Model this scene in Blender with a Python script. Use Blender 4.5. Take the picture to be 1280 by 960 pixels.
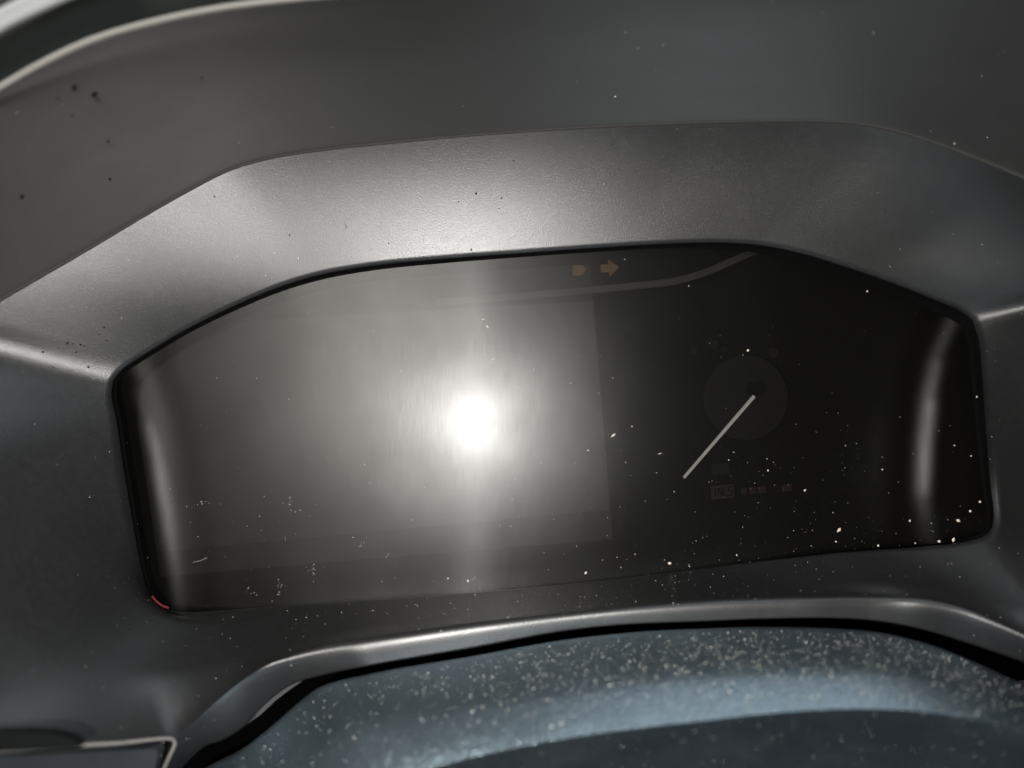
import bpy, bmesh, math, random
from mathutils import Vector, Matrix

random.seed(7)
SC = bpy.context.scene
for o in list(bpy.data.objects):
    bpy.data.objects.remove(o, do_unlink=True)
COL = SC.collection

# ---------------------------------------------------------------- frame of reference
# The instrument lens is the working plane: right / up / towards the driver.
FP = 1005.0                 # focal length in photo pixels (1280 wide)
D = 0.276                   # camera to lens plane, metres
ROLL, PITCH = math.radians(5.0), math.radians(38.0)
UPL = Vector((0, math.sin(PITCH), math.cos(PITCH)))       # 'up' along the tilted lens
E3 = Vector((0, -math.cos(PITCH), math.sin(PITCH)))       # towards the driver
XR = Vector((1, 0, 0))
E1 = XR * math.cos(ROLL) - UPL * math.sin(ROLL)
E2 = XR * math.sin(ROLL) + UPL * math.cos(ROLL)
ORG = Vector((0, 0, 0.95))


def L2W(u, v, n):
    return ORG + E1 * u + E2 * v + E3 * n


def W(px, py, mm):
    """point seen at photo position (px, py) that stands mm in front of the lens plane"""
    n = mm * 0.001
    k = (D - n) / FP
    return L2W((px - 640) * k, -(py - 480) * k, n)


def to_px(w):
    d = w - ORG
    u, v, n = d.dot(E1), d.dot(E2), d.dot(E3)
    k = (D - n) / FP
    return 640 + u / k, 480 - v / k, n * 1000


# ---------------------------------------------------------------- camera
cam = bpy.data.cameras.new('camera')
camo = bpy.data.objects.new('camera', cam)
COL.objects.link(camo)
ROT = Matrix((E1, E2, E3)).transposed()
camo.matrix_world = Matrix.Translation(L2W(0, 0, D)) @ ROT.to_4x4()
cam.sensor_width = 36
cam.lens = 36 * FP / 1280
cam.clip_start = 0.005
cam.clip_end = 50
cam.dof.use_dof = True
cam.dof.focus_distance = D - 0.004
cam.dof.aperture_fstop = 4.2
SC.camera = camo

# ---------------------------------------------------------------- world, lamps, exposure
world = bpy.data.worlds.new('World')
SC.world = world
world.use_nodes = True
world.node_tree.nodes['Background'].inputs[0].default_value = (0.75, 0.82, 0.9, 1)
world.node_tree.nodes['Background'].inputs[1].default_value = 0.02


def aim(o, target, up=E2):
    z = (o.location - target).normalized()
    x = up.cross(z).normalized()
    y = z.cross(x)
    o.rotation_euler = Matrix((x, y, z)).transposed().to_euler()


def lamp(name, kind, loc, power, colour, **kw):
    l = bpy.data.lights.new(name, kind)
    l.energy = power
    l.color = colour
    o = bpy.data.objects.new(name, l)
    COL.objects.link(o)
    o.location = loc
    for k, v in kw.items():
        setattr(l, k, v)
    return o


# the phone's flash, beside its lens
FLASH = L2W(-0.0265, -0.027, D + 0.002)
lamp('phone_flash', 'POINT', FLASH, 3.35, (1.0, 0.98, 0.95), shadow_soft_size=0.0032)
# daylight: driver's side window (behind and to the left), windscreen (above and ahead)
o = lamp('side_window_light', 'AREA', L2W(-0.180, 0.14, 0.78), 3.7, (1.0, 0.97, 0.90),
         shape='RECTANGLE', size=0.205, size_y=0.48)
aim(o, L2W(-0.06, 0.0, 0))
o = lamp('windscreen_light', 'AREA', L2W(-0.60, 0.75, -0.45), 2.8, (1.0, 0.97, 0.92),
         shape='RECTANGLE', size=0.8, size_y=0.35)
aim(o, L2W(-0.1, 0.1, 0.0))
o = lamp('overhead_fill', 'AREA', L2W(0.20, 0.72, 0.04), 2.5, (0.86, 0.95, 1.0),  # overhead fill added to brighten the column cover, no such source seen
         shape='RECTANGLE', size=1.6, size_y=0.25)
aim(o, L2W(0, -0.08, 0.05))

vs = SC.view_settings
vs.view_transform = 'Standard'
vs.look = 'None'
vs.exposure = 0.0
vs.gamma = 1.0
vs.use_curve_mapping = False
SC.render.engine = 'CYCLES'
SC.cycles.max_bounces = 6
SC.cycles.transparent_max_bounces = 12
SC.cycles.sample_clamp_indirect = 4.0
SC.cycles.caustics_reflective = False
SC.cycles.caustics_refractive = False


# ---------------------------------------------------------------- materials
def new_mat(name):
    m = bpy.data.materials.new(name)
    m.use_nodes = True
    nt = m.node_tree
    for n in list(nt.nodes):
        nt.nodes.remove(n)
    out = nt.nodes.new('ShaderNodeOutputMaterial')
    return m, nt, out


def N(nt, kind, **kw):
    n = nt.nodes.new(kind)
    for k, v in kw.items():
        if k in n.inputs:
            n.inputs[k].default_value = v
        else:
            setattr(n, k, v)
    return n


def ramp(nt, src, p0, c0, p1, c1):
    r = nt.nodes.new('ShaderNodeMapRange')
    r.inputs[1].default_value = p0
    r.inputs[2].default_value = p1
    r.inputs[3].default_value = c0
    r.inputs[4].default_value = c1
    nt.links.new(src, r.inputs[0])
    return r.outputs[0]


def plastic(name, base, rough, spec=0.5, grain=2200, bump=0.25, dist=0.00012, dust=0.0, mottling=0.12,
            dustcol=(0.30, 0.29, 0.27), metallic=0.0):
    m, nt, out = new_mat(name)
    L = nt.links.new
    tc = N(nt, 'ShaderNodeTexCoord')
    b = N(nt, 'ShaderNodeBsdfPrincipled')
    b.inputs['Specular IOR Level'].default_value = spec
    b.inputs['Metallic'].default_value = metallic
    big = N(nt, 'ShaderNodeTexNoise', Scale=38.0, Detail=4.0)
    L(tc.outputs['Object'], big.inputs['Vector'])
    fine = N(nt, 'ShaderNodeTexNoise', Scale=float(grain), Detail=2.0)
    L(tc.outputs['Object'], fine.inputs['Vector'])
    mid = N(nt, 'ShaderNodeTexNoise', Scale=grain * 0.12, Detail=5.0, Roughness=0.65)
    L(tc.outputs['Object'], mid.inputs['Vector'])
    # colour: base with a film of dust in cloudy patches
    film = ramp(nt, big.outputs['Fac'], 0.35, 0.0, 0.75, dust)
    mix = N(nt, 'ShaderNodeMix', data_type='RGBA')
    mix.inputs[6].default_value = (*base, 1)
    mix.inputs[7].default_value = (*dustcol, 1)
    speck = N(nt, 'ShaderNodeMath', operation='MULTIPLY')
    L(film, speck.inputs[0])
    L(ramp(nt, mid.outputs['Fac'], 0.35, 0.2, 0.7, 1.6), speck.inputs[1])
    L(speck.outputs[0], mix.inputs[0])
    L(mix.outputs[2], b.inputs['Base Color'])
    r = N(nt, 'ShaderNodeMath', operation='ADD')
    L(ramp(nt, big.outputs['Fac'], 0.3, rough - mottling * 0.5, 0.7, rough + mottling * 0.5), r.inputs[0])
    L(ramp(nt, mid.outputs['Fac'], 0.3, -0.015, 0.7, 0.015), r.inputs[1])
    L(r.outputs[0], b.inputs['Roughness'])
    bp = N(nt, 'ShaderNodeBump', Strength=bump, Distance=dist)
    L(fine.outputs['Fac'], bp.inputs['Height'])
    L(bp.outputs[0], b.inputs['Normal'])
    L(b.outputs[0], out.inputs[0])
    return m


def flat(name, base, rough=0.6, spec=0.4, metallic=0.0, vary=0.25, scale=400):
    m, nt, out = new_mat(name)
    L = nt.links.new
    tc = N(nt, 'ShaderNodeTexCoord')
    ns = N(nt, 'ShaderNodeTexNoise', Scale=float(scale), Detail=3.0)
    L(tc.outputs['Object'], ns.inputs['Vector'])
    mix = N(nt, 'ShaderNodeMix', data_type='RGBA')
    mix.inputs[6].default_value = (*[c * (1 - vary) for c in base], 1)
    mix.inputs[7].default_value = (*[min(1, c * (1 + vary)) for c in base], 1)
    L(ns.outputs['Fac'], mix.inputs[0])
    b = N(nt, 'ShaderNodeBsdfPrincipled', Roughness=rough, Metallic=metallic)
    b.inputs['Specular IOR Level'].default_value = spec
    L(mix.outputs[2], b.inputs['Base Color'])
    L(b.outputs[0], out.inputs[0])
    return m


def lens_material():
    """tinted cover with a matte anti-glare finish: see-through, with a tight and a wide reflection"""
    m, nt, out = new_mat('matte tinted lens')
    L = nt.links.new
    tc = N(nt, 'ShaderNodeTexCoord')
    # fine wipe marks along the lens height
    rot = N(nt, 'ShaderNodeVectorRotate', rotation_type='EULER_XYZ')
    inv = ROT.inverted().to_euler()
    rot.inputs['Rotation'].default_value = inv
    L(tc.outputs['Object'], rot.inputs['Vector'])
    mp = N(nt, 'ShaderNodeMapping')
    mp.inputs['Scale'].default_value = (2600, 110, 200)
    L(rot.outputs[0], mp.inputs['Vector'])
    st = N(nt, 'ShaderNodeTexNoise', Scale=1.0, Detail=3.0)
    L(mp.outputs[0], st.inputs['Vector'])
    cl = N(nt, 'ShaderNodeTexNoise', Scale=45.0, Detail=4.0)
    L(tc.outputs['Object'], cl.inputs['Vector'])
    gr = N(nt, 'ShaderNodeTexNoise', Scale=2600.0, Detail=1.0)
    L(tc.outputs['Object'], gr.inputs['Vector'])
    k = N(nt, 'ShaderNodeMath', operation='MULTIPLY')
    L(ramp(nt, st.outputs['Fac'], 0.3, 0.89, 0.7, 1.11), k.inputs[0])
    L(ramp(nt, cl.outputs['Fac'], 0.3, 0.88, 0.7, 1.12), k.inputs[1])
    bp = N(nt, 'ShaderNodeBump', Strength=0.30, Distance=0.00006)
    L(gr.outputs['Fac'], bp.inputs['Height'])

    at = N(nt, 'ShaderNodeAttribute', attribute_name='matte_end')
    clear = N(nt, 'ShaderNodeMath', operation='SUBTRACT')
    clear.inputs[0].default_value = 1.0
    L(at.outputs['Fac'], clear.inputs[1])
    kc = N(nt, 'ShaderNodeMath', operation='MULTIPLY')
    L(k.outputs[0], kc.inputs[0]); L(clear.outputs[0], kc.inputs[1])

    soft = N(nt, 'ShaderNodeMath', operation='MULTIPLY')
    L(k.outputs[0], soft.inputs[0]); L(ramp(nt, at.outputs['Fac'], 0, 1, 1, 0.40), soft.inputs[1])

    def gloss(rough, c, bumped, dist='GGX', kk=None):
        v = N(nt, 'ShaderNodeVectorMath', operation='SCALE')
        v.inputs[0].default_value = c
        L((kk or k).outputs[0], v.inputs['Scale'])
        g = N(nt, 'ShaderNodeBsdfGlossy', distribution=dist, Roughness=rough)
        L(v.outputs[0], g.inputs['Color'])
        if bumped:
            L(bp.outputs[0], g.inputs['Normal'])
        return g
    g1 = gloss(0.23, (0.0078, 0.0078, 0.0078), False, 'GGX', kc)
    g2 = gloss(0.33, (0.0195, 0.0195, 0.0190), True, 'BECKMANN', soft)
    g3 = gloss(0.40, (0.0095, 0.0095, 0.0094), False, 'GGX', kc)
    g3.inputs['Anisotropy'].default_value = 0.78
    tg = N(nt, 'ShaderNodeCombineXYZ', X=E1.x, Y=E1.y, Z=E1.z)
    L(tg.outputs[0], g3.inputs['Tangent'])
    tr = N(nt, 'ShaderNodeBsdfTransparent', Color=(0.42, 0.41, 0.39, 1))
    df = N(nt, 'ShaderNodeBsdfDiffuse', Color=(0.0014, 0.0014, 0.0013, 1))
    a1, a2, a3, a4 = (N(nt, 'ShaderNodeAddShader') for _ in range(4))
    L(g1.outputs[0], a1.inputs[0]); L(g2.outputs[0], a1.inputs[1])
    L(tr.outputs[0], a2.inputs[0]); L(df.outputs[0], a2.inputs[1])
    L(a1.outputs[0], a3.inputs[0]); L(a2.outputs[0], a3.inputs[1])
    L(a3.outputs[0], a4.inputs[0]); L(g3.outputs[0], a4.inputs[1])
    L(a4.outputs[0], out.inputs[0])
    return m


M = {
    'hood': plastic('grained grey plastic', (0.0105, 0.0107, 0.0112), 0.36, 1.0, dust=0.012, mottling=0.02, bump=0.5, grain=3500),
    'top': plastic('soft dash top plastic', (0.029, 0.028, 0.0265), 0.65, 0.25, dust=0.015, mottling=0.04, bump=0.5),
    'bezel': plastic('dark bezel plastic', (0.016, 0.016, 0.017), 0.40, 1.0, dust=0.012, mottling=0.04, bump=0.4),
    'gap_ring': flat('black gap ring', (0.002, 0.002, 0.002), 0.9, 0.05),
    'void': flat('black void shade', (0.0015, 0.0015, 0.0015), 1.0, 0.0),
    'lens': lens_material(),
    'back': flat('black cluster backing', (0.004, 0.0038, 0.0035), 0.8, 0.2),
    'dot': flat('faint grey print', (0.014, 0.0135, 0.0125), 0.7, 0.2),
    'plate': flat('dark cluster plate', (0.028, 0.027, 0.0245), 0.7, 0.2),
    'screen': flat('unlit display glass', (0.031, 0.0325, 0.034), 0.5, 0.3, vary=0.1),
    'dial': flat('dark dial disc', (0.0125, 0.0125, 0.0132), 0.7, 0.2),
    'trim': flat('smoked trim line', (0.065, 0.06, 0.056), 0.6, 0.3),
    'needle': flat('white needle paint', (0.88, 0.89, 0.90), 0.5, 0.3, vary=0.05),
    'amber': flat('unlit amber telltale', (0.19, 0.115, 0.055), 0.6, 0.2),
    'print': flat('faded brown print', (0.034, 0.027, 0.0225), 0.7, 0.2),
    'redprint': flat('faded red print', (0.035, 0.019, 0.018), 0.7, 0.2),
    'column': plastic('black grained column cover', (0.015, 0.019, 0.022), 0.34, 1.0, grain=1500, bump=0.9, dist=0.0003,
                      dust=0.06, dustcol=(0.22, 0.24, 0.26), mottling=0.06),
    'silver': flat('pale silver trim', (0.45, 0.44, 0.41), 0.4, 0.5, vary=0.06),
    'rim': flat('pale grey rim', (0.17, 0.165, 0.155), 0.45, 0.5, vary=0.2),  # pale grey, slightly varied
    'tab': plastic('grey moulded tab', (0.05, 0.05, 0.053), 0.5, 0.5),
    'white': flat('white trim strip', (0.82, 0.84, 0.86), 0.45, 0.4, vary=0.05),
    'dash': plastic('dark far dash', (0.016, 0.020, 0.018), 0.6, 0.4),
    'panel': plastic('blue grey switch panel', (0.022, 0.026, 0.032), 0.35, 0.5),
    'blackgloss': flat('gloss black', (0.004, 0.005, 0.005), 0.35, 0.35),
    'dust': flat('pale dust', (0.50, 0.48, 0.44), 0.9, 0.1, vary=0.35, scale=900),
    'film': flat('chalky residue', (0.24, 0.22, 0.20), 0.9, 0.1, vary=0.4, scale=900),
    'crumb': flat('tan crumbs', (0.70, 0.62, 0.53), 0.9, 0.1, vary=0.25, scale=700),
    'dark': flat('dark dried specks', (0.006, 0.006, 0.006), 0.7, 0.2),
    'red': flat('painted red glimmer', (0.11, 0.010, 0.015), 0.6, 0.3, vary=0.4, scale=900),
}


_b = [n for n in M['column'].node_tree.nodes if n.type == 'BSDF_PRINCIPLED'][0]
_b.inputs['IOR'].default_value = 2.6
_b.inputs['Specular Tint'].default_value = (0.68, 0.87, 1.0, 1)  # daylight's blue put into the tint of the sheen


# ---------------------------------------------------------------- mesh helpers
def tag(o, label=None, cat=None, group=None, kind=None):
    for k, v in (('label', label), ('category', cat), ('group', group), ('kind', kind)):
        if v:
            o[k] = v
    return o


def empty(name, loc, label, cat):
    o = bpy.data.objects.new(name, None)
    COL.objects.link(o)
    o.location = loc
    o.empty_display_size = 0.02
    return tag(o, label, cat)


ROOT_LOC = {}


def mesh_obj(name, verts, faces, mat, parent=None, smooth=True):
    """verts in world space; stored relative to the thing's base"""
    base = Vector((0, 0, 0))
    p = parent
    while p is not None:
        base += p.location
        p = p.parent
    me = bpy.data.meshes.new(name)
    if parent is None:
        base = sum(verts, Vector()) / len(verts)
    me.from_pydata([tuple(v - base) for v in verts], [], faces)
    me.materials.append(mat)
    if smooth:
        for f in me.polygons:
            f.use_smooth = True
    me.update()
    o = bpy.data.objects.new(name, me)
    COL.objects.link(o)
    if parent is None:
        o.location = base
    else:
        o.parent = parent
    return o


def spline(pts, n, closed=False):
    """Catmull-Rom through pts (tuples of any length), n samples evenly by length in the first two"""
    P = [tuple(map(float, p)) for p in pts]
    dense = []
    m = len(P)
    for i in range(m - 1):
        p0 = P[max(i - 1, 0)]; p1 = P[i]; p2 = P[i + 1]; p3 = P[min(i + 2, m - 1)]
        d0 = max(1e-6, math.dist(p0[:2], p1[:2]) ** .5)
        d1 = max(1e-6, math.dist(p1[:2], p2[:2]) ** .5)
        d2 = max(1e-6, math.dist(p2[:2], p3[:2]) ** .5)
        for k in range(24):
            t = k / 24
            q = []
            for a, b, c, d in zip(p0, p1, p2, p3):
                m1 = (b - a) / d0 - (c - a) / (d0 + d1) + (c - b) / d1 if i > 0 else (c - b) / d1
                m2 = (c - b) / d1 - (d - b) / (d1 + d2) + (d - c) / d2 if i < m - 2 else (c - b) / d1
                m1 *= d1; m2 *= d1
                q.append((2*b - 2*c + m1 + m2) * t**3 + (-3*b + 3*c - 2*m1 - m2) * t**2 + m1 * t + b)
            dense.append(tuple(q))
    dense.append(P[-1])
    acc = [0.0]
    for a, b in zip(dense, dense[1:]):
        acc.append(acc[-1] + math.dist(a[:2], b[:2]))
    out = []
    j = 0
    for i in range(n):
        s = acc[-1] * i / (n - 1)
        while j < len(acc) - 2 and acc[j + 1] < s:
            j += 1
        f = (s - acc[j]) / max(1e-9, acc[j + 1] - acc[j])
        out.append(tuple(a + (b - a) * f for a, b in zip(dense[j], dense[j + 1])))
    return out


def grid_faces(rows, cols, wrap=False):
    F = []
    for r in range(rows - 1):
        for c in range(cols if wrap else cols - 1):
            c2 = (c + 1) % cols
            F.append((r * cols + c, r * cols + c2, (r + 1) * cols + c2, (r + 1) * cols + c))
    return F


def grid_obj(name, G, mat, parent=None, wrap=False, smooth=True):
    rows, cols = len(G), len(G[0])
    return mesh_obj(name, [p for r in G for p in r], grid_faces(rows, cols, wrap), mat, parent, smooth)


def slab(name, pxs, mm, thick, mat, parent):
    """a thin plate with an outline seen at the given photo points, mm in front of the lens plane"""
    n = len(pxs)
    front = [W(x, y, mm) for x, y in pxs]
    back = [p - E3 * thick * 0.001 for p in front]
    F = [tuple(range(n))] + [(i, (i + 1) % n, n + (i + 1) % n, n + i) for i in range(n)]
    return mesh_obj(name, front + back, F, mat, parent, smooth=False)


def tube(name, pts, r, mat, parent, seg=8, flatten=1.0):
    """round bar through world points"""
    V, F = [], []
    n = len(pts)
    for i, p in enumerate(pts):
        t = (pts[min(i + 1, n - 1)] - pts[max(i - 1, 0)]).normalized()
        a = t.cross(E3).normalized()
        b = t.cross(a).normalized()
        for k in range(seg):
            an = 2 * math.pi * k / seg
            V.append(p + a * r * math.cos(an) + b * r * flatten * math.sin(an))
    F = grid_faces(n, seg, True)
    F.append(tuple(range(seg)))
    F.append(tuple(range((n - 1) * seg, n * seg)))
    return mesh_obj(name, V, F, mat, parent)


def sstep(a, b, x):
    t = min(1, max(0, (x - a) / (b - a)))
    return t * t * (3 - 2 * t)


def interp(tab, x):
    if x <= tab[0][0]:
        return tab[0][1]
    for (a, b), (c, d) in zip(tab, tab[1:]):
        if x <= c:
            return b + (d - b) * (x - a) / (c - a)
    return tab[-1][1]


# ---------------------------------------------------------------- the lens surface (a shallow dish)
FOLD_R = [(380, 1204), (410, 1192), (450, 1175), (500, 1164), (560, 1157), (620, 1154), (700, 1155)]
FOLD_L = [(455, 152), (485, 164), (530, 178), (580, 190), (640, 200), (700, 209), (760, 217)]


def fold_height(e, w, smax):
    """height (mm) of a fold whose slope grows from 0 to smax over -w..w px round e = 0"""
    k = 0.275
    if e <= -w:
        return 0.0
    tot = 0.0
    steps = 24
    hi = min(e, w)
    d = (hi + w) / steps
    for i in range(steps):
        x = -w + (i + .5) * d
        tot += smax * sstep(-w, w, x) * d * k
    if e > w:
        tot += (e - w) * k * smax
    return tot


def lens_n(px, py):
    er = px - interp(FOLD_R, py)
    el = interp(FOLD_L, py) - px
    return fold_height(er, 60, 0.86) * (1 - 0.30 * sstep(600, 710, py)) + fold_height(el, 60, 0.84)


# openings traced round the lens: the bezel's inner edge
TL, TR, BR, BL = (141, 476), (1215, 399), (1241, 659), (193, 752)
S_TOP = [TL, (152, 462), (185, 440), (230, 413), (290, 383), (350, 358), (400, 343), (470, 331), (560, 322.5), (650, 316),
         (750, 309), (850, 303.5), (905, 303), (950, 306), (1000, 316), (1060, 334), (1120, 355), (1170, 375), (1200, 388), TR]
S_RIGHT = [TR, (1223, 422), (1228, 470), (1233, 540), (1239, 610), (1242.5, 640), BR]
S_BOT = [BR, (1233, 669), (1218, 675), (1190, 681), (1150, 685), (1050, 692), (950, 703), (850, 715.5), (750, 727.5),
         (650, 737), (550, 745), (450, 752), (350, 758.5), (270, 764.5), (230, 766.5), (208, 762), BL]
S_LEFT = [BL, (183, 735), (174, 700), (164, 645), (154, 585), (145, 525), (139, 495), TL]
NT, NR, NB, NL = 120, 40, 120, 46
inner = []
for pts, n in ((S_TOP, NT), (S_RIGHT, NR), (S_BOT, NB), (S_LEFT, NL)):
    inner += spline(pts, n)[:-1]
NS = len(inner)


def gap_width(i):
    if i < NT - 1:
        return interp([(0, 6), (.1, 6), (.25, 7), (.5, 5.5), (.65, 6), (.8, 13), (.93, 16), (1, 15)], i / (NT - 1))
    i -= NT - 1
    if i < NR - 1:
        return interp([(0, 15), (.5, 13), (.85, 10), (1, 6)], i / (NR - 1))
    i -= NR - 1
    if i < NB - 1:
        return interp([(0, 6), (.06, 2), (.5, 1.2), (.94, 1.5), (1, 3)], i / (NB - 1))
    i -= NB - 1
    return interp([(0, 4), (.3, 6), (1, 6)], i / (NL - 1))


lens_edge = []
for i in range(NS):
    x0, y0 = inner[(i - 1) % NS]
    x1, y1 = inner[(i + 1) % NS]
    tx, ty = x1 - x0, y1 - y0
    l = math.hypot(tx, ty)
    nx, ny = -ty / l, tx / l            # inwards (the loop runs clockwise on screen)
    g = gap_width(i)
    lens_edge.append((inner[i][0] + nx * g, inner[i][1] + ny * g))

# ================================================================ binnacle (hood + bezel, one moulding)
binn = empty('instrument_hood', W(640, 780, 20), 'dark grey grained plastic hood and bezel framing the instrument lens', 'instrument hood')

CREST = [(-50, 410), (0, 378), (60, 343), (120, 308), (180, 272), (240, 238), (290, 213), (340, 199), (400, 189.5), (500, 179),
         (600, 170), (700, 163), (800, 158), (900, 154.5), (1000, 153), (1060, 155), (1110, 163), (1170, 181), (1230, 204),
         (1280, 225), (1345, 256), (1420, 292), (1475, 318)]
LIP = [(1345, 822), (1290, 798), (1240, 775), (1200, 759), (1150, 748), (1100, 745), (1000, 746), (900, 749), (800, 756),
       (700, 766), (600, 777), (500, 791), (420, 804), (370, 818), (330, 834), (295, 857), (265, 882), (240, 905), (221, 922)]


def with_n(pts, tab):
    return [(x, y, interp(tab, x)) for x, y in pts]


CREST_N = [(-50, 31), (0, 27.5), (60, 23.5), (100, 21), (180, 18.4), (240, 17), (300, 16.3), (400, 16.3), (550, 16.6), (640, 17), (900, 19), (1000, 21.5), (1100, 26), (1200, 32), (1280, 37.5), (1345, 43), (1475, 53)]
LIP_N = [(221, 46), (300, 37), (400, 32), (700, 29), (1100, 31), (1200, 38), (1345, 52)]
o_top = [(-50, 432, 29)] + with_n(CREST, CREST_N) + [(1480, 328, 43)]
o_right = [(1480, 328, 43), (1455, 430, 60), (1425, 550, 70), (1412, 680, 72), (1402, 770, 68), (1378, 815, 60), (1345, 822, 52)]
o_bot = with_n(LIP, LIP_N)
o_left = [(221, 922, 46), (150, 928, 57), (80, 933, 66), (0, 938, 74), (-60, 930, 79), (-110, 890, 81), (-140, 820, 81), (-145, 720, 75),
          (-125, 600, 60), (-90, 500, 43), (-50, 432, 29)]


def polyline(pts, n):
    acc = [0.0]
    for a, b in zip(pts, pts[1:]):
        acc.append(acc[-1] + math.dist(a[:2], b[:2]))
    out, j = [], 0
    for i in range(n):
        s = acc[-1] * i / (n - 1)
        while j < len(acc) - 2 and acc[j + 1] < s:
            j += 1
        f = (s - acc[j]) / max(1e-9, acc[j + 1] - acc[j])
        out.append(tuple(a + (b - a) * f for a, b in zip(pts[j], pts[j + 1])))
    return out


cre = spline(with_n(CREST, CREST_N), 300)
top_outer = polyline([(-50, 432, 29)] + cre + [(1480, 328, 43)], NT)
lip_s = spline(o_bot, 300)
outer = top_outer[:-1] + polyline(spline(o_right, 200), NR)[:-1] + polyline(lip_s, NB)[:-1] + polyline(spline(o_left, 200), NL)[:-1]
assert len(outer) == NS

TS = 26
base_n = [lens_n(*p) + 2.2 for p in lens_edge]
_m, _e = NT - 1 + NR // 2, NT + NR - 2
_ref = base_n[_m]
for i in range(_m, _e + 44):
    base_n[i] = max(base_n[i], _ref * (1 - max(0, i - _e) / 44))
for it in range(60):
    src = base_n[:]
    base_n = [max((src[i - 1] + 2 * src[i] + src[(i + 1) % NS]) / 4, lens_n(*lens_edge[i]) + 1.4) for i in range(NS)]
heights = []
for r in range(TS):
    t = r / (TS - 1)
    row = []
    for i in range(NS):
        a = inner[i]
        n0 = base_n[i]
        n1 = outer[i][2]
        # dished profile on the hood side, straight elsewhere
        w_top = sstep(0.10, 0.42, i / (NT - 1)) * (1 - sstep(0.86, 1.0, i / (NT - 1))) if i < NT else 0.0
        f_top = 0.55 * t + 0.45 * t ** 2
        w_bot = 0.0
        f = t + (f_top - t) * w_top
        row.append(n0 + (n1 - n0) * f)
    heights.append(row)
# soften the creases that run out from the corners
I_BR, I_BL = NT + NR - 2, NT + NR + NB - 3
grid_p = [[[inner[i][0] + (outer[i][0] - inner[i][0]) * r / (TS - 1), inner[i][1] + (outer[i][1] - inner[i][1]) * r / (TS - 1), heights[r][i]]
           for i in range(NS)] for r in range(TS)]
for r, row in enumerate(grid_p):
    t = r / (TS - 1)
    orig = [p[:] for p in row]
    for it in range(160):
        src = [p[:] for p in row]
        for i in range(NS):
            if it > 0:
                if min(abs(i - I_BR), abs(i - I_BL)) > 34:
                    continue
                ks = (0, 1, 2) if abs(i - I_BL) <= 34 else (2,)
            else:
                ks = (2,)
            for k in ks:
                row[i][k] = (src[(i - 1) % NS][k] + 2 * src[i][k] + src[(i + 1) % NS][k]) / 4
    w = sstep(0.0, 0.22, t) * (1 - sstep(0.62, 1.0, t))
    for i in range(NS):
        near = min(abs(i - I_BR), abs(i - I_BL)) <= 34
        if near:
            wi = w if abs(i - I_BL) <= 34 else 1 - sstep(0.62, 1.0, t)
            row[i] = [a * wi + b * (1 - wi) for a, b in zip(row[i], orig[i])]
            if r == 0:
                row[i][2] = max(row[i][2], lens_n(*lens_edge[i]) + 1.2)
    heights[r] = [p[2] for p in row]
G = [[W(*p) for p in row] for row in grid_p]
last = heights[-1]
# rounded inner edge turning down into the gap
edge_rows = []
for d, dn in ((1.4, -2.6), (0.9, -0.9), (0.4, -0.25)):
    row = []
    for i in range(NS):
        dx, dy = lens_edge[i][0] - inner[i][0], lens_edge[i][1] - inner[i][1]
        l = max(1e-6, math.hypot(dx, dy))
        row.append(W(inner[i][0] + dx / l * d, inner[i][1] + dy / l * d, heights[0][i] + dn))
    edge_rows.append(row)
face = grid_obj('face_panel', edge_rows + G, M['hood'], binn, wrap=True)

# hood top: rolls over the crest and runs away to the windscreen
NC = 120
crest_s = [(x, y, n) for x, y, n in polyline(cre, NC)]
FAR = [(-60, 150), (0, 113), (60, 79), (120, 52), (200, 29), (280, 13), (380, 1), (480, -7), (640, -16), (800, -22), (960, -22),
       (1100, -20), (1220, -22), (1345, -16), (1475, 0)]
far_s = spline(FAR, NC)
# last column of the moulding's rim (so the two meshes meet)
Gt = []
prof = [(0.0, 0.0), (0.008, 0.45), (0.014, 0.55), (0.022, 0.25), (0.035, -0.9), (0.055, -3.2), (0.10, -9.5), (0.2, -24), (0.35, -47), (0.5, -68), (0.7, -95), (0.85, -114), (1.0, -132)]
for f, dn in prof:
    row = []
    for (x, y, n), (fx, fy) in zip(crest_s, far_s):
        row.append(W(x + (fx - x) * f, y + (fy - y) * f, n + dn))
    Gt.append(row)
grid_obj('hood_top', Gt, M['top'], binn)
# pale piping along the far edge of the hood
tube('edge_piping', [W(x, y - 4, -132 + 30 - (-132 + 30) + -100) for x, y in spline(FAR, 90)], 0.0016, M['silver'], binn)

# lower lip: rolls over and drops behind the column cover
GAPU = [(1345, 852), (1280, 827), (1212, 804), (1156, 787), (1100, 776), (1044, 772), (950, 773), (880, 776), (775, 780.5),
        (700, 789), (587, 810), (475, 829), (400, 844), (365, 855), (330, 881), (305, 908), (277, 925), (258, 931), (236, 950), (215, 975)]
lip_c = polyline(lip_s + [(205, 962, 46)], 140)
gap_c = polyline(spline(GAPU, 300), 140)
Gl = []
LIP_A = [(221, .3), (300, .7), (360, 1.6), (430, 2.6), (1150, 2.6), (1300, 1.5)]
LIP_D = [(221, 12), (300, 9), (360, 5), (440, 0.6), (1100, 0.4), (1180, 4), (1345, 8)]
for a in (0, .02, .04, .06, .085, .115, .15, .2, .3, .45, .6, .8, .95, 1.0):
    row = []
    for (x, y, n), (gx, gy) in zip(lip_c, gap_c):
        row.append(W(x + (gx - x) * a, y + (gy - y) * a, n + interp(LIP_A, x) * (1 - math.exp(-a / 0.15)) - interp(LIP_D, x) * a))
    Gl.append(row)
Gl.append([W(gx, gy + 0.8, n + interp(LIP_A, x) - interp(LIP_D, x) - 2) for (x, y, n), (gx, gy) in zip(lip_c, gap_c)])
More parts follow.
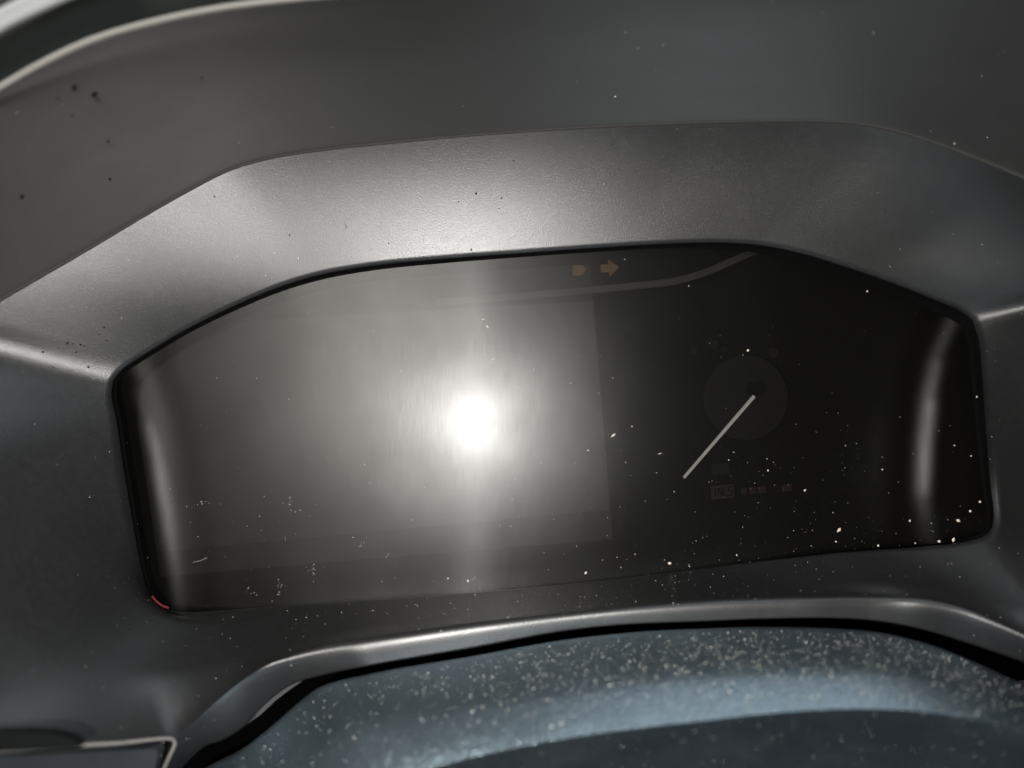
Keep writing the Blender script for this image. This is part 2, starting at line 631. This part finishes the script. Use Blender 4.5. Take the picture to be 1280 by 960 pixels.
Gl.append([W(gx, gy - 2, n - 22) for (x, y, n), (gx, gy) in zip(lip_c, gap_c)])
grid_obj('lower_lip', Gl, M['bezel'], binn)

# moulded tab, and a clip glint painted as a pale tube, lower left of the gap
slab('moulded_tab', [(308, 906), (309, 890), (315, 878), (330, 868), (352, 859), (378, 851), (362, 862), (345, 875), (326, 893)], 27, 3, M['tab'], binn)
tube('clip_glint', [W(276.5, 924, 27), W(278.5, 915, 27.3), W(283, 905, 27)], 0.00045, M['rim'], binn, 6)

# ================================================================ instrument cluster
clus = empty('instrument_cluster', W(690, 740, -10), 'unlit instrument cluster behind a dusty matte tinted lens', 'instrument cluster')


def coons(loop, nu, nv):
    ti = loop[:NT]
    ri = loop[NT - 1:NT + NR - 1]
    bi = loop[NT + NR - 2:NT + NR + NB - 2]
    li = loop[NT + NR + NB - 3:] + [loop[0]]
    T = polyline(ti, nu); B = polyline(bi[::-1], nu); Rr = polyline(ri, nv); Ll = polyline(li[::-1], nv)
    out = []
    for j in range(nv):
        v = j / (nv - 1)
        row = []
        for i in range(nu):
            u = i / (nu - 1)
            p = []
            for k in (0, 1):
                p.append((1 - v) * T[i][k] + v * B[i][k] + (1 - u) * Ll[j][k] + u * Rr[j][k]
                         - ((1 - u) * (1 - v) * T[0][k] + u * (1 - v) * T[-1][k] + (1 - u) * v * B[0][k] + u * v * B[-1][k]))
            row.append(tuple(p))
        out.append(row)
    return out


LG = coons(lens_edge, 150, 60)
lensG = [[W(x, y, lens_n(x, y)) for x, y in r] for r in LG]
lens = grid_obj('lens', lensG, M['lens'], clus)
at = lens.data.attributes.new('matte_end', 'FLOAT', 'POINT')
at.data.foreach_set('value', [max(sstep(-70, -30, x - interp(FOLD_R, y)), sstep(-80, -36, interp(FOLD_L, y) - x)) for r in LG for x, y in r])
lens['label'] = 'matte tinted clear cover with flash glare'
# black ring between lens and bezel, the gap's shade put into its colour
gap_ring = []
gap_ring.append([W(inner[i][0] + (lens_edge[i][0] - inner[i][0]) * 1.4 / max(1.5, gap_width(i)),
               inner[i][1] + (lens_edge[i][1] - inner[i][1]) * 1.4 / max(1.5, gap_width(i)), heights[0][i] - 2.4) for i in range(NS)])
gap_ring.append([W(*[a + (b - a) * .5 for a, b in zip(inner[i], lens_edge[i])], lens_n(*lens_edge[i]) - 0.9) for i in range(NS)])
gap_ring.append([W(*lens_edge[i], lens_n(*lens_edge[i]) - 0.02) for i in range(NS)])
gap_ring.append([W(*lens_edge[i], lens_n(*lens_edge[i]) - 4) for i in range(NS)])
grid_obj('edge_gap_ring', gap_ring, M['gap_ring'], clus, wrap=True)

# inside: backing box, plates, display, dial
mx = lambda p, k: (690 + (p[0] - 690) * k, 530 + (p[1] - 530) * k)
ring0 = [W(*mx(lens_edge[i], 1.0), lens_n(*lens_edge[i]) - 3.5) for i in range(NS)]
ring1 = [W(*mx(lens_edge[i], 1.0), -12) for i in range(NS)]
hv = ring0 + ring1
hf = grid_faces(2, NS, True) + [tuple(range(NS, 2 * NS))]
mesh_obj('housing', hv, hf, M['back'], clus, smooth=False)
slab('lower_plate', [(172, 505), (177, 478), (195, 460), (235, 432), (290, 403), (350, 378), (405, 362), (470, 351), (560, 343), (650, 336), (738, 330), (742, 376), (766, 674), (470, 698), (200, 721)], -9.5, 1.5, M['plate'], clus)
slab('display_screen', [(172, 530), (176, 480), (196, 462), (240, 432), (310, 401), (741, 376), (763, 637), (196, 690)], -8.6, 0.6, M['screen'], clus)


def ribbon(name, pts, width, mm, thick, mat, parent, n=60):
    s = spline(pts, n)
    up, dn = [], []
    for i, (x, y) in enumerate(s):
        x0, y0 = s[max(i - 1, 0)]; x1, y1 = s[min(i + 1, n - 1)]
        l = math.hypot(x1 - x0, y1 - y0)
        nx, ny = -(y1 - y0) / l, (x1 - x0) / l
        up.append((x - nx * width / 2, y - ny * width / 2)); dn.append((x + nx * width / 2, y + ny * width / 2))
    G = [[W(x, y, mm - thick) for x, y in up], [W(x, y, mm) for x, y in up], [W(x, y, mm) for x, y in dn], [W(x, y, mm - thick) for x, y in dn]]
    return grid_obj(name, G, mat, parent, smooth=False)


ribbon('trim_line', [(545, 377.5), (600, 374), (700, 366), (790, 357.5), (842, 351.5), (880, 341), (920, 324), (968, 303)],
       8.5, -6.5, 2.0, M['trim'], clus, 90)

dial = slab('dial_face', [(932 + 53 * math.cos(a * math.pi / 24), 497 + 53 * math.sin(a * math.pi / 24)) for a in range(48)], -8.0, 1.2, M['dial'], clus)
slab('hub', [(946 + 11 * math.cos(a * math.pi / 8), 486 + 9 * math.sin(a * math.pi / 8)) for a in range(16)], -6.0, 3.0, M['back'], dial)
nd = Vector((855 - 943, 597 - 495)).normalized()
pn = Vector((-nd.y, nd.x)) * 2.1
a_, b_ = Vector((943, 495)), Vector((855, 597))
slab('needle', [tuple(a_ + pn), tuple(b_ + pn * .8), tuple(b_ - pn * .8), tuple(a_ - pn)], -5.0, 0.7, M['needle'], clus)


def arrow(name, cx, cy, s, mat, parent):
    r = math.radians(-5)
    pts = [(-11, -5), (-1, -5), (-1, -11), (12, 0), (-1, 11), (-1, 5), (-11, 5)]
    return slab(name, [(cx + (x * math.cos(r) - y * math.sin(r)) * s, cy + (x * math.sin(r) + y * math.cos(r)) * s) for x, y in pts], -7, 0.4, mat, parent)


ar = arrow('turn_arrow', 762, 335, 1.0, M['amber'], clus)
ar['label'] = 'dim amber turn signal arrow'
slab('lamp_telltale', [(716, 332), (722, 331), (729, 332), (733, 337), (729, 343), (722, 345), (716, 344)], -7, 0.4, M['amber'], clus)
slab('beam_telltale', [(706, 333), (713, 332), (713, 344), (706, 345)], -7, 0.4, M['redprint'], clus)
# faded printed row under the dial
box = slab('text_box', [(888, 607.5), (917, 605), (918.5, 622), (889.5, 624.5)], -7, 0.5, M['print'], clus)


def strokes(name, x, y, w, h, mat, parent, mm=-6.9):
    """small upright letter strokes"""
    V, F = [], []
    segs = []
    cw = w / 4
    for k, g in enumerate('INLS'):
        x0, x1 = x + k * cw + .8, x + (k + 1) * cw - .8
        yt, yb = y - k * .6, y + h - k * .6
        ym = (yt + yb) / 2
        if g == 'I': segs += [((x0 + x1) / 2, yt, (x0 + x1) / 2, yb)]
        if g == 'N': segs += [(x0, yb, x0, yt), (x0, yt, x1, yb), (x1, yb, x1, yt)]
        if g == 'L': segs += [(x0, yt, x0, yb), (x0, yb, x1, yb)]
        if g == 'S': segs += [(x1, yt, x0, yt), (x0, yt, x0, ym), (x0, ym, x1, ym), (x1, ym, x1, yb), (x1, yb, x0, yb)]
    for (xa, ya, xb, yb) in segs:
        d = Vector((xb - xa, yb - ya)).normalized()
        q = Vector((-d.y, d.x)) * .75
        i = len(V)
        V += [W(xa + q.x, ya + q.y, mm), W(xb + q.x, yb + q.y, mm), W(xb - q.x, yb - q.y, mm), W(xa - q.x, ya - q.y, mm)]
        F.append((i, i + 1, i + 2, i + 3))
    return mesh_obj(name, V, F, mat, parent, smooth=False)


strokes('lettering', 891, 610.5, 25, 10, M['back'], box)
for x0, x1, y in ((926, 934, 610), (936, 945, 609), (947, 958, 608), (977, 990, 606)):
    slab('faded_print', [(x0, y), (x1, y - .6), (x1, y + 8), (x0, y + 9)], -7, 0.3, M['redprint'], clus)
slab('faded_print', [(889, 580), (912, 578), (913, 593), (890, 595)], -7, 0.3, M['dot'], clus)
for x, y, r in ((785, 409, 6), (867, 438, 5), (893, 430, 6), (967, 441, 7), (905, 437, 4)):
    slab('indicator_dot', [(x + r * math.cos(a * math.pi / 8), y + r * math.sin(a * math.pi / 8)) for a in range(16)], -7.5, 0.4, M['dot'], clus)
# red glimmer at the lens' lower left corner (reflected light painted as a thin ribbon)
ribbon('red_glimmer', [(190, 745), (195, 751), (202, 756.5), (211, 760)], 2.8, 9.0, 1.0, M['red'], clus, 24)

# ================================================================ column cover
GAPL = [(190, 1010), (225, 982), (262, 957), (300, 938), (337, 910), (375, 877), (400, 859), (475, 840), (587, 821), (700, 801), (800, 790),
        (880, 786), (950, 784), (1044, 786), (1100, 791), (1156, 804), (1212, 825), (1280, 856), (1345, 892)]
RIDGE = [(300, 1080), (380, 1020), (450, 988), (550, 957), (662, 931), (775, 913), (880, 901), (950, 893), (1062, 886), (1156, 890), (1230, 903),
         (1280, 918), (1345, 942)]
cov = empty('steering_column_cover', W(800, 1000, 40), 'dusty black steering column cover with a blue-tinted sheen below the bezel', 'column cover')
NCv = 150
tp = polyline(spline(GAPL, 300), NCv)
rd = polyline(spline(RIDGE, 300), NCv)
Gc = []
for dn, dy in ((-30, 10), (-8, 3)):
    Gc.append([W(x, y + dy, 36 + dn) for x, y in tp])
COL_S = [(0, 52), (.30, 48), (.48, 38), (.62, 26), (.8, 22), (1.0, 18)]
hs = [36.0]
for k in range(96):
    hs.append(hs[-1] + interp(COL_S, (k + .5) / 96) / 96)
swell = lambda x: 6 * max(0.0, (x - 1000) / 280)
for k in range(25):
    a = k / 24
    Gc.append([W(x + (rx - x) * a, y + (ry - y) * a, hs[k * 4] + swell(x)) for (x, y), (rx, ry) in zip(tp, rd)])
Gf = [[W(rx, ry, hs[-1] - 0.05 + swell(x)) for (x, y), (rx, ry) in zip(tp, rd)]]
for dy, n in ((3, -0.5), (7, -1.5), (18, -4.5), (35, -8.5), (60, -13.5), (110, -21.5), (180, -28)):
    Gf.append([W(rx, ry + dy, hs[-1] + n + swell(x)) for (x, y), (rx, ry) in zip(tp, rd)])
grid_obj('front_shell', Gf, M['column'], cov)
grid_obj('upper_shell', Gc, M['column'], cov)

# black panel standing in for the shade in the gap
gk = empty('column_gap_shade', W(760, 830, 0), 'black panel painting the shade in the gap between bezel and column cover', 'shade panel')
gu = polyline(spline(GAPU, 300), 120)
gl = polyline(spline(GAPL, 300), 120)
mesh_obj('shade_panel', [W(x, y - 14, 4) for x, y in gu] + [W(x, y + 40, 4) for x, y in gl] + [W(x, y + 40, -4) for x, y in gl] + [W(x, y - 14, -4) for x, y in gu],
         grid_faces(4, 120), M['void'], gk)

# ================================================================ switch panel, lower left
sw = empty('switch_panel', W(90, 960, 50), 'blue grey switch panel with pale rim at the lower left', 'switch panel')
slab('panel_face', [(-60, 950), (60, 944), (192, 936), (198, 940), (186, 1000), (-60, 1000)], 54, 4, M['panel'], sw)
slab('dark_reveal', [(-60, 936), (100, 931), (212, 924), (219, 928), (196, 1000), (-60, 1000)], 43, 2, M['blackgloss'], sw)
rim = [(-60, 939, 79), (0, 937, 74), (100, 930, 63.5), (150, 927, 57), (205, 921.5, 48.6), (215, 922, 47), (219, 926, 46), (216, 935, 46), (208, 952, 46), (198, 975, 46)]
tube('rim', [W(x, y + 1.5, n + 0.3) for x, y, n in spline(rim, 80)], 0.0006, M['rim'], sw)
slab('shadow_patch', [(-60, 917), (30, 915), (62, 917), (84, 922), (97, 929), (101, 934), (90, 936), (-60, 943)], 80, 3, M['blackgloss'], sw)  # black slab painting the shadowed hollow above the rim

# ================================================================ far dash and pale strip, upper left
dd = empty('dashboard_shelf', W(60, 60, -160), 'dark dashboard shelf beyond the hood at the upper left', 'dashboard')
Gd = []
for f, n in ((0, -150), (.35, -165), (.6, -176), (1.0, -195)):
    Gd.append([W(x - 10 + 0 * f, y + 12 - 170 * f, n) for x, y in spline(FAR, 60)])
grid_obj('shelf', Gd, M['dash'], dd)
st = empty('white_trim_strip', W(20, 20, -170), 'bright white trim strip crossing the far upper left corner', 'trim strip')
sp = spline([(-60, 66), (0, 26), (40, 6), (90, -16), (150, -36)], 30)
Gs = []
for off, n in ((-13, -166), (-12, -160), (-4, -157), (5, -157), (12, -160), (13, -168)):
    Gs.append([W(x + off * .45, y + off, n) for x, y in sp])
grid_obj('strip_body', Gs, M['white'], st)


# ================================================================ dust, crumbs, specks
def blobs(name, spots, mat, parent=None):
    """one mesh of small irregular grains; spots = (world point, radius m, stretch)"""
    V, F = [], []
    for p, r, s in spots:
        an = random.uniform(0, math.pi)
        a = E1 * math.cos(an) + E2 * math.sin(an)
        b = E2 * math.cos(an) - E1 * math.sin(an)
        i = len(V)
        j = lambda: random.uniform(.6, 1.25)
        V += [p + a * r * s * j(), p + b * r * j(), p - a * r * s * j(), p - b * r * j(), p + E3 * r * .6, p - E3 * r * .4]
        for q in range(4):
            F.append((i + q, i + (q + 1) % 4, i + 4))
            F.append((i + (q + 1) % 4, i + q, i + 5))
    return mesh_obj(name, V, F, mat, parent, smooth=False)


def scatter(grid, count, weight, rad, lift=0.2):
    """random points on a vertex grid, thinned by weight(px, py)"""
    out = []
    R, C = len(grid), len(grid[0])
    areas = []
    tries = 0
    cells = []
    for r in range(R - 1):
        for c in range(C - 1):
            a = (grid[r][c + 1] - grid[r][c]).cross(grid[r + 1][c] - grid[r][c]).length
            cells.append((r, c)); areas.append(a)
    while len(out) < count and tries < count * 40:
        tries += 1
        r, c = random.choices(cells, areas)[0] if False else cells[bis(areas_cum(areas), random.random())]
        f, g = random.random(), random.random()
        p = (grid[r][c] * (1 - f) + grid[r][c + 1] * f) * (1 - g) + (grid[r + 1][c] * (1 - f) + grid[r + 1][c + 1] * f) * g
        x, y, n = to_px(p)
        if not (-10 < x < 1290 and -10 < y < 970) or random.random() > weight(x, y):
            continue
        rr = rad()
        out.append((p + E3 * rr * lift, rr, random.choice((1, 1, 1.3, 1.8))))
    return out


import bisect
_cum = {}


def areas_cum(a):
    k = id(a)
    if k not in _cum:
        t, s = [], 0.0
        for x in a:
            s += x; t.append(s)
        _cum.clear()
        _cum[k] = (a, t)
    return _cum[k][1]


def bis(t, u):
    return min(len(t) - 1, bisect.bisect(t, u * t[-1]))


def rpow(lo, hi, p=3):
    return lambda: lo + (hi - lo) * random.random() ** p


def smooth_w(x, y, cx, cy, rx, ry):
    return math.exp(-((x - cx) / rx) ** 2 - ((y - cy) / ry) ** 2)


w_lens = lambda x, y: 0.05 + 0.9 * smooth_w(x, y, 1000, 690, 330, 110) + 0.08 * smooth_w(x, y, 880, 520, 140, 120) + 0.25 * smooth_w(x, y, 300, 680, 120, 80)
d1 = scatter(lensG, 820, w_lens, rpow(0.00003, 0.00019, 5))
KNOWN = [(767, 544, 3.2, 1.8), (790, 533, 1.8, 1), (735, 563, 1.4, 1.5), (1049, 662, 3.4, 1.7), (1137, 651, 2.6, 1), (1198, 651, 4.0, 1.2),
         (1192, 675, 3.6, 1.3), (1174, 677, 3.2, 1.3), (1213, 639, 2.6, 1), (1225, 627, 2.2, 1), (1006, 613, 2.8, 1), (960, 588, 1.9, 1), (1221, 496, 1.9, 1),
         (837, 704, 2.6, 1.4), (862, 708, 1.7, 1), (921, 694, 1.8, 1), (732, 716, 2.8, 1.2), (560, 723, 1.7, 1), (1098, 682, 2.2, 1.2), (1144, 679, 1.9, 1),
         (1045, 677, 1.6, 1), (935, 438, 2.4, 1.8), (1084, 364, 2.0, 1), (911, 575, 1.5, 1), (585, 726, 2.2, 2), (604, 399, 1.2, 3), (609, 408, 1.4, 3), (616, 449, 1.1, 3),
         (1103, 587, 1.9, 1), (1057, 557, 1.5, 1), (967, 578, 1.4, 1), (1214, 570, 1.8, 1), (1193, 557, 1.6, 1), (825, 567, .8, 6)]
big = [(W(x, y, lens_n(x, y) + .25), r * .00018, s) for x, y, r, s in KNOWN]
tag(blobs('dust', d1, M['dust']), 'fine pale dust scattered over the instrument lens', 'dust', kind='stuff')
tag(blobs('crumbs', big, M['crumb']), 'tan crumbs lying on the instrument lens', 'crumbs', kind='stuff')
# chalky wipe marks and scratches on the lens
sm = []
for cx, cy, k, rx, ry in ((362, 628, 14, 7, 7), (391, 712, 16, 4, 10), (351, 735, 18, 6, 9), (315, 741, 8, 9, 6), (250, 630, 12, 20, 4), (452, 678, 12, 10, 10), (590, 722, 10, 7, 10)):
    for _ in range(k):
        x, y = random.gauss(cx, rx * .5), random.gauss(cy, ry * .5)
        sm.append((W(x, y, lens_n(x, y) + .05), random.uniform(.00005, .00022), random.choice((1, 2, 2.5))))
tag(blobs('smudge_flecks', sm, M['film'], lens), kind='stuff')
for pts in ([(241, 703), (250, 701), (259, 697)], [(356, 670), (357, 676)], [(482, 697), (487, 691)], [(406, 566), (409, 574)], [(425, 566), (427, 574)]):
    tube('scratch', [W(x, y, lens_n(x, y) + .05) for x, y in pts], 0.00011, M['film'], lens, 5)

bez = G
w_bez = lambda x, y: (0.08 if y < 320 else 0.25) + (0.9 * smooth_w(x, y, 700, 745, 520, 60))
d2 = scatter(bez, 620, w_bez, rpow(0.00004, 0.00019, 4))
d2 += scatter(Gt, 60, lambda x, y: 1, rpow(0.0001, 0.0005, 4))
d2 += scatter(Gl[2:12], 40, lambda x, y: 1, rpow(0.00005, 0.0002, 3))
d2 += [(W(203, 930, 48), .0005, 1.3), (W(199, 944, 52), .0006, 1.2)]  # two pale grains painted as glints on the switch panel
tag(blobs('dust', d2, M['dust']), 'sparse pale dust specks on the plastic hood and bezel, plus two painted glints', 'dust', kind='stuff')
w_col = lambda x, y: 0.12 + 0.9 * smooth_w(x, y, 900, 850, 330, 50) + 0.35 * (y < 830)
d3 = scatter(Gc[3:], 6800, w_col, rpow(0.00002, 0.00020, 3.5), 0.6) + scatter(Gf, 260, lambda x, y: 1, rpow(0.00002, 0.00017, 4), 0.6)
d3 += scatter(Gc[3:], 110, lambda x, y: smooth_w(x, y, 870, 862, 190, 26) + 0.1, rpow(0.00016, 0.00034, 2), 0.6)
tag(blobs('dust', d3, M['dust']), 'thick sparkling dust on the steering column cover', 'dust', kind='stuff')


# dark dried spots on the hood's left half
def on_face(px, py):
    best = None
    for r in range(TS):
        for i in range(0, NS):
            x, y = grid_p[r][i][:2]
            d = (x - px) ** 2 + (y - py) ** 2
            if best is None or d < best[0]:
                best = (d, heights[r][i])
    return best[1]


dk = []
for x, y, r in ((54, 440, 2.2), (72, 435, 2.6), (84, 429, 2.0), (101, 431, 1.7), (106, 433, 1.4), (95, 440, 1.5), (102, 440, 1.2), (130, 409, 1.7), (133, 426, 1.5),
                (124, 418, 1.4), (95, 457, 1.7), (110, 459, 1.9), (70, 461, 1.5), (67, 459, 1.2), (91, 430, 1.2), (125, 447, 1.2), (362, 294, 1.7), (432, 281, 1.4), (433, 284, 1.3),
                (409, 269, 1.0), (268, 246, 1.4), (486, 304, 1.8), (595, 242, 2.0), (573, 252, 1.3), (627, 248, 1.7), (624, 261, 1.7), (642, 201, 1.6), (765, 181, 1.5),
                (589, 312, 1.8), (591, 316, 1.4), (654, 224, 1.0), (374, 264, 1.0), (440, 268, 1.0)):
    dk.append((W(x, y, on_face(x, y) + .3), r * .00022, random.choice((1, 1.2, 1.6))))
for x, y, r in ((118, 118, 4), (93, 109, 3.4), (73, 123, 3.2), (90, 145, 2), (135, 177, 1.8), (137, 224, 2.0), (27, 246, 3.2), (252, 97, 1.5), (104, 180, 1.4)):
    # on the hood top: find the height of the surface there
    best = (1e9, 0)
    for r_ in range(len(Gt) - 1):
        for c_ in range(0, 60):
            for f_ in (0, .2, .4, .6, .8):
                for g_ in (0, .33, .66):
                    p = (Gt[r_][c_] * (1 - g_) + Gt[r_][c_ + 1] * g_) * (1 - f_) + (Gt[r_ + 1][c_] * (1 - g_) + Gt[r_ + 1][c_ + 1] * g_) * f_
                    q = to_px(p)
                    best = min(best, ((q[0] - x) ** 2 + (q[1] - y) ** 2, q[2]))
    bestn = best[1]
    dk.append((W(x, y, bestn + 1.2), r * .00034 * (D * 1000 - bestn) / 276, 1.1))
tag(blobs('dried_spots', dk, M['dark']), 'dark dried droplet spots on the left of the hood', 'spots', kind='stuff')
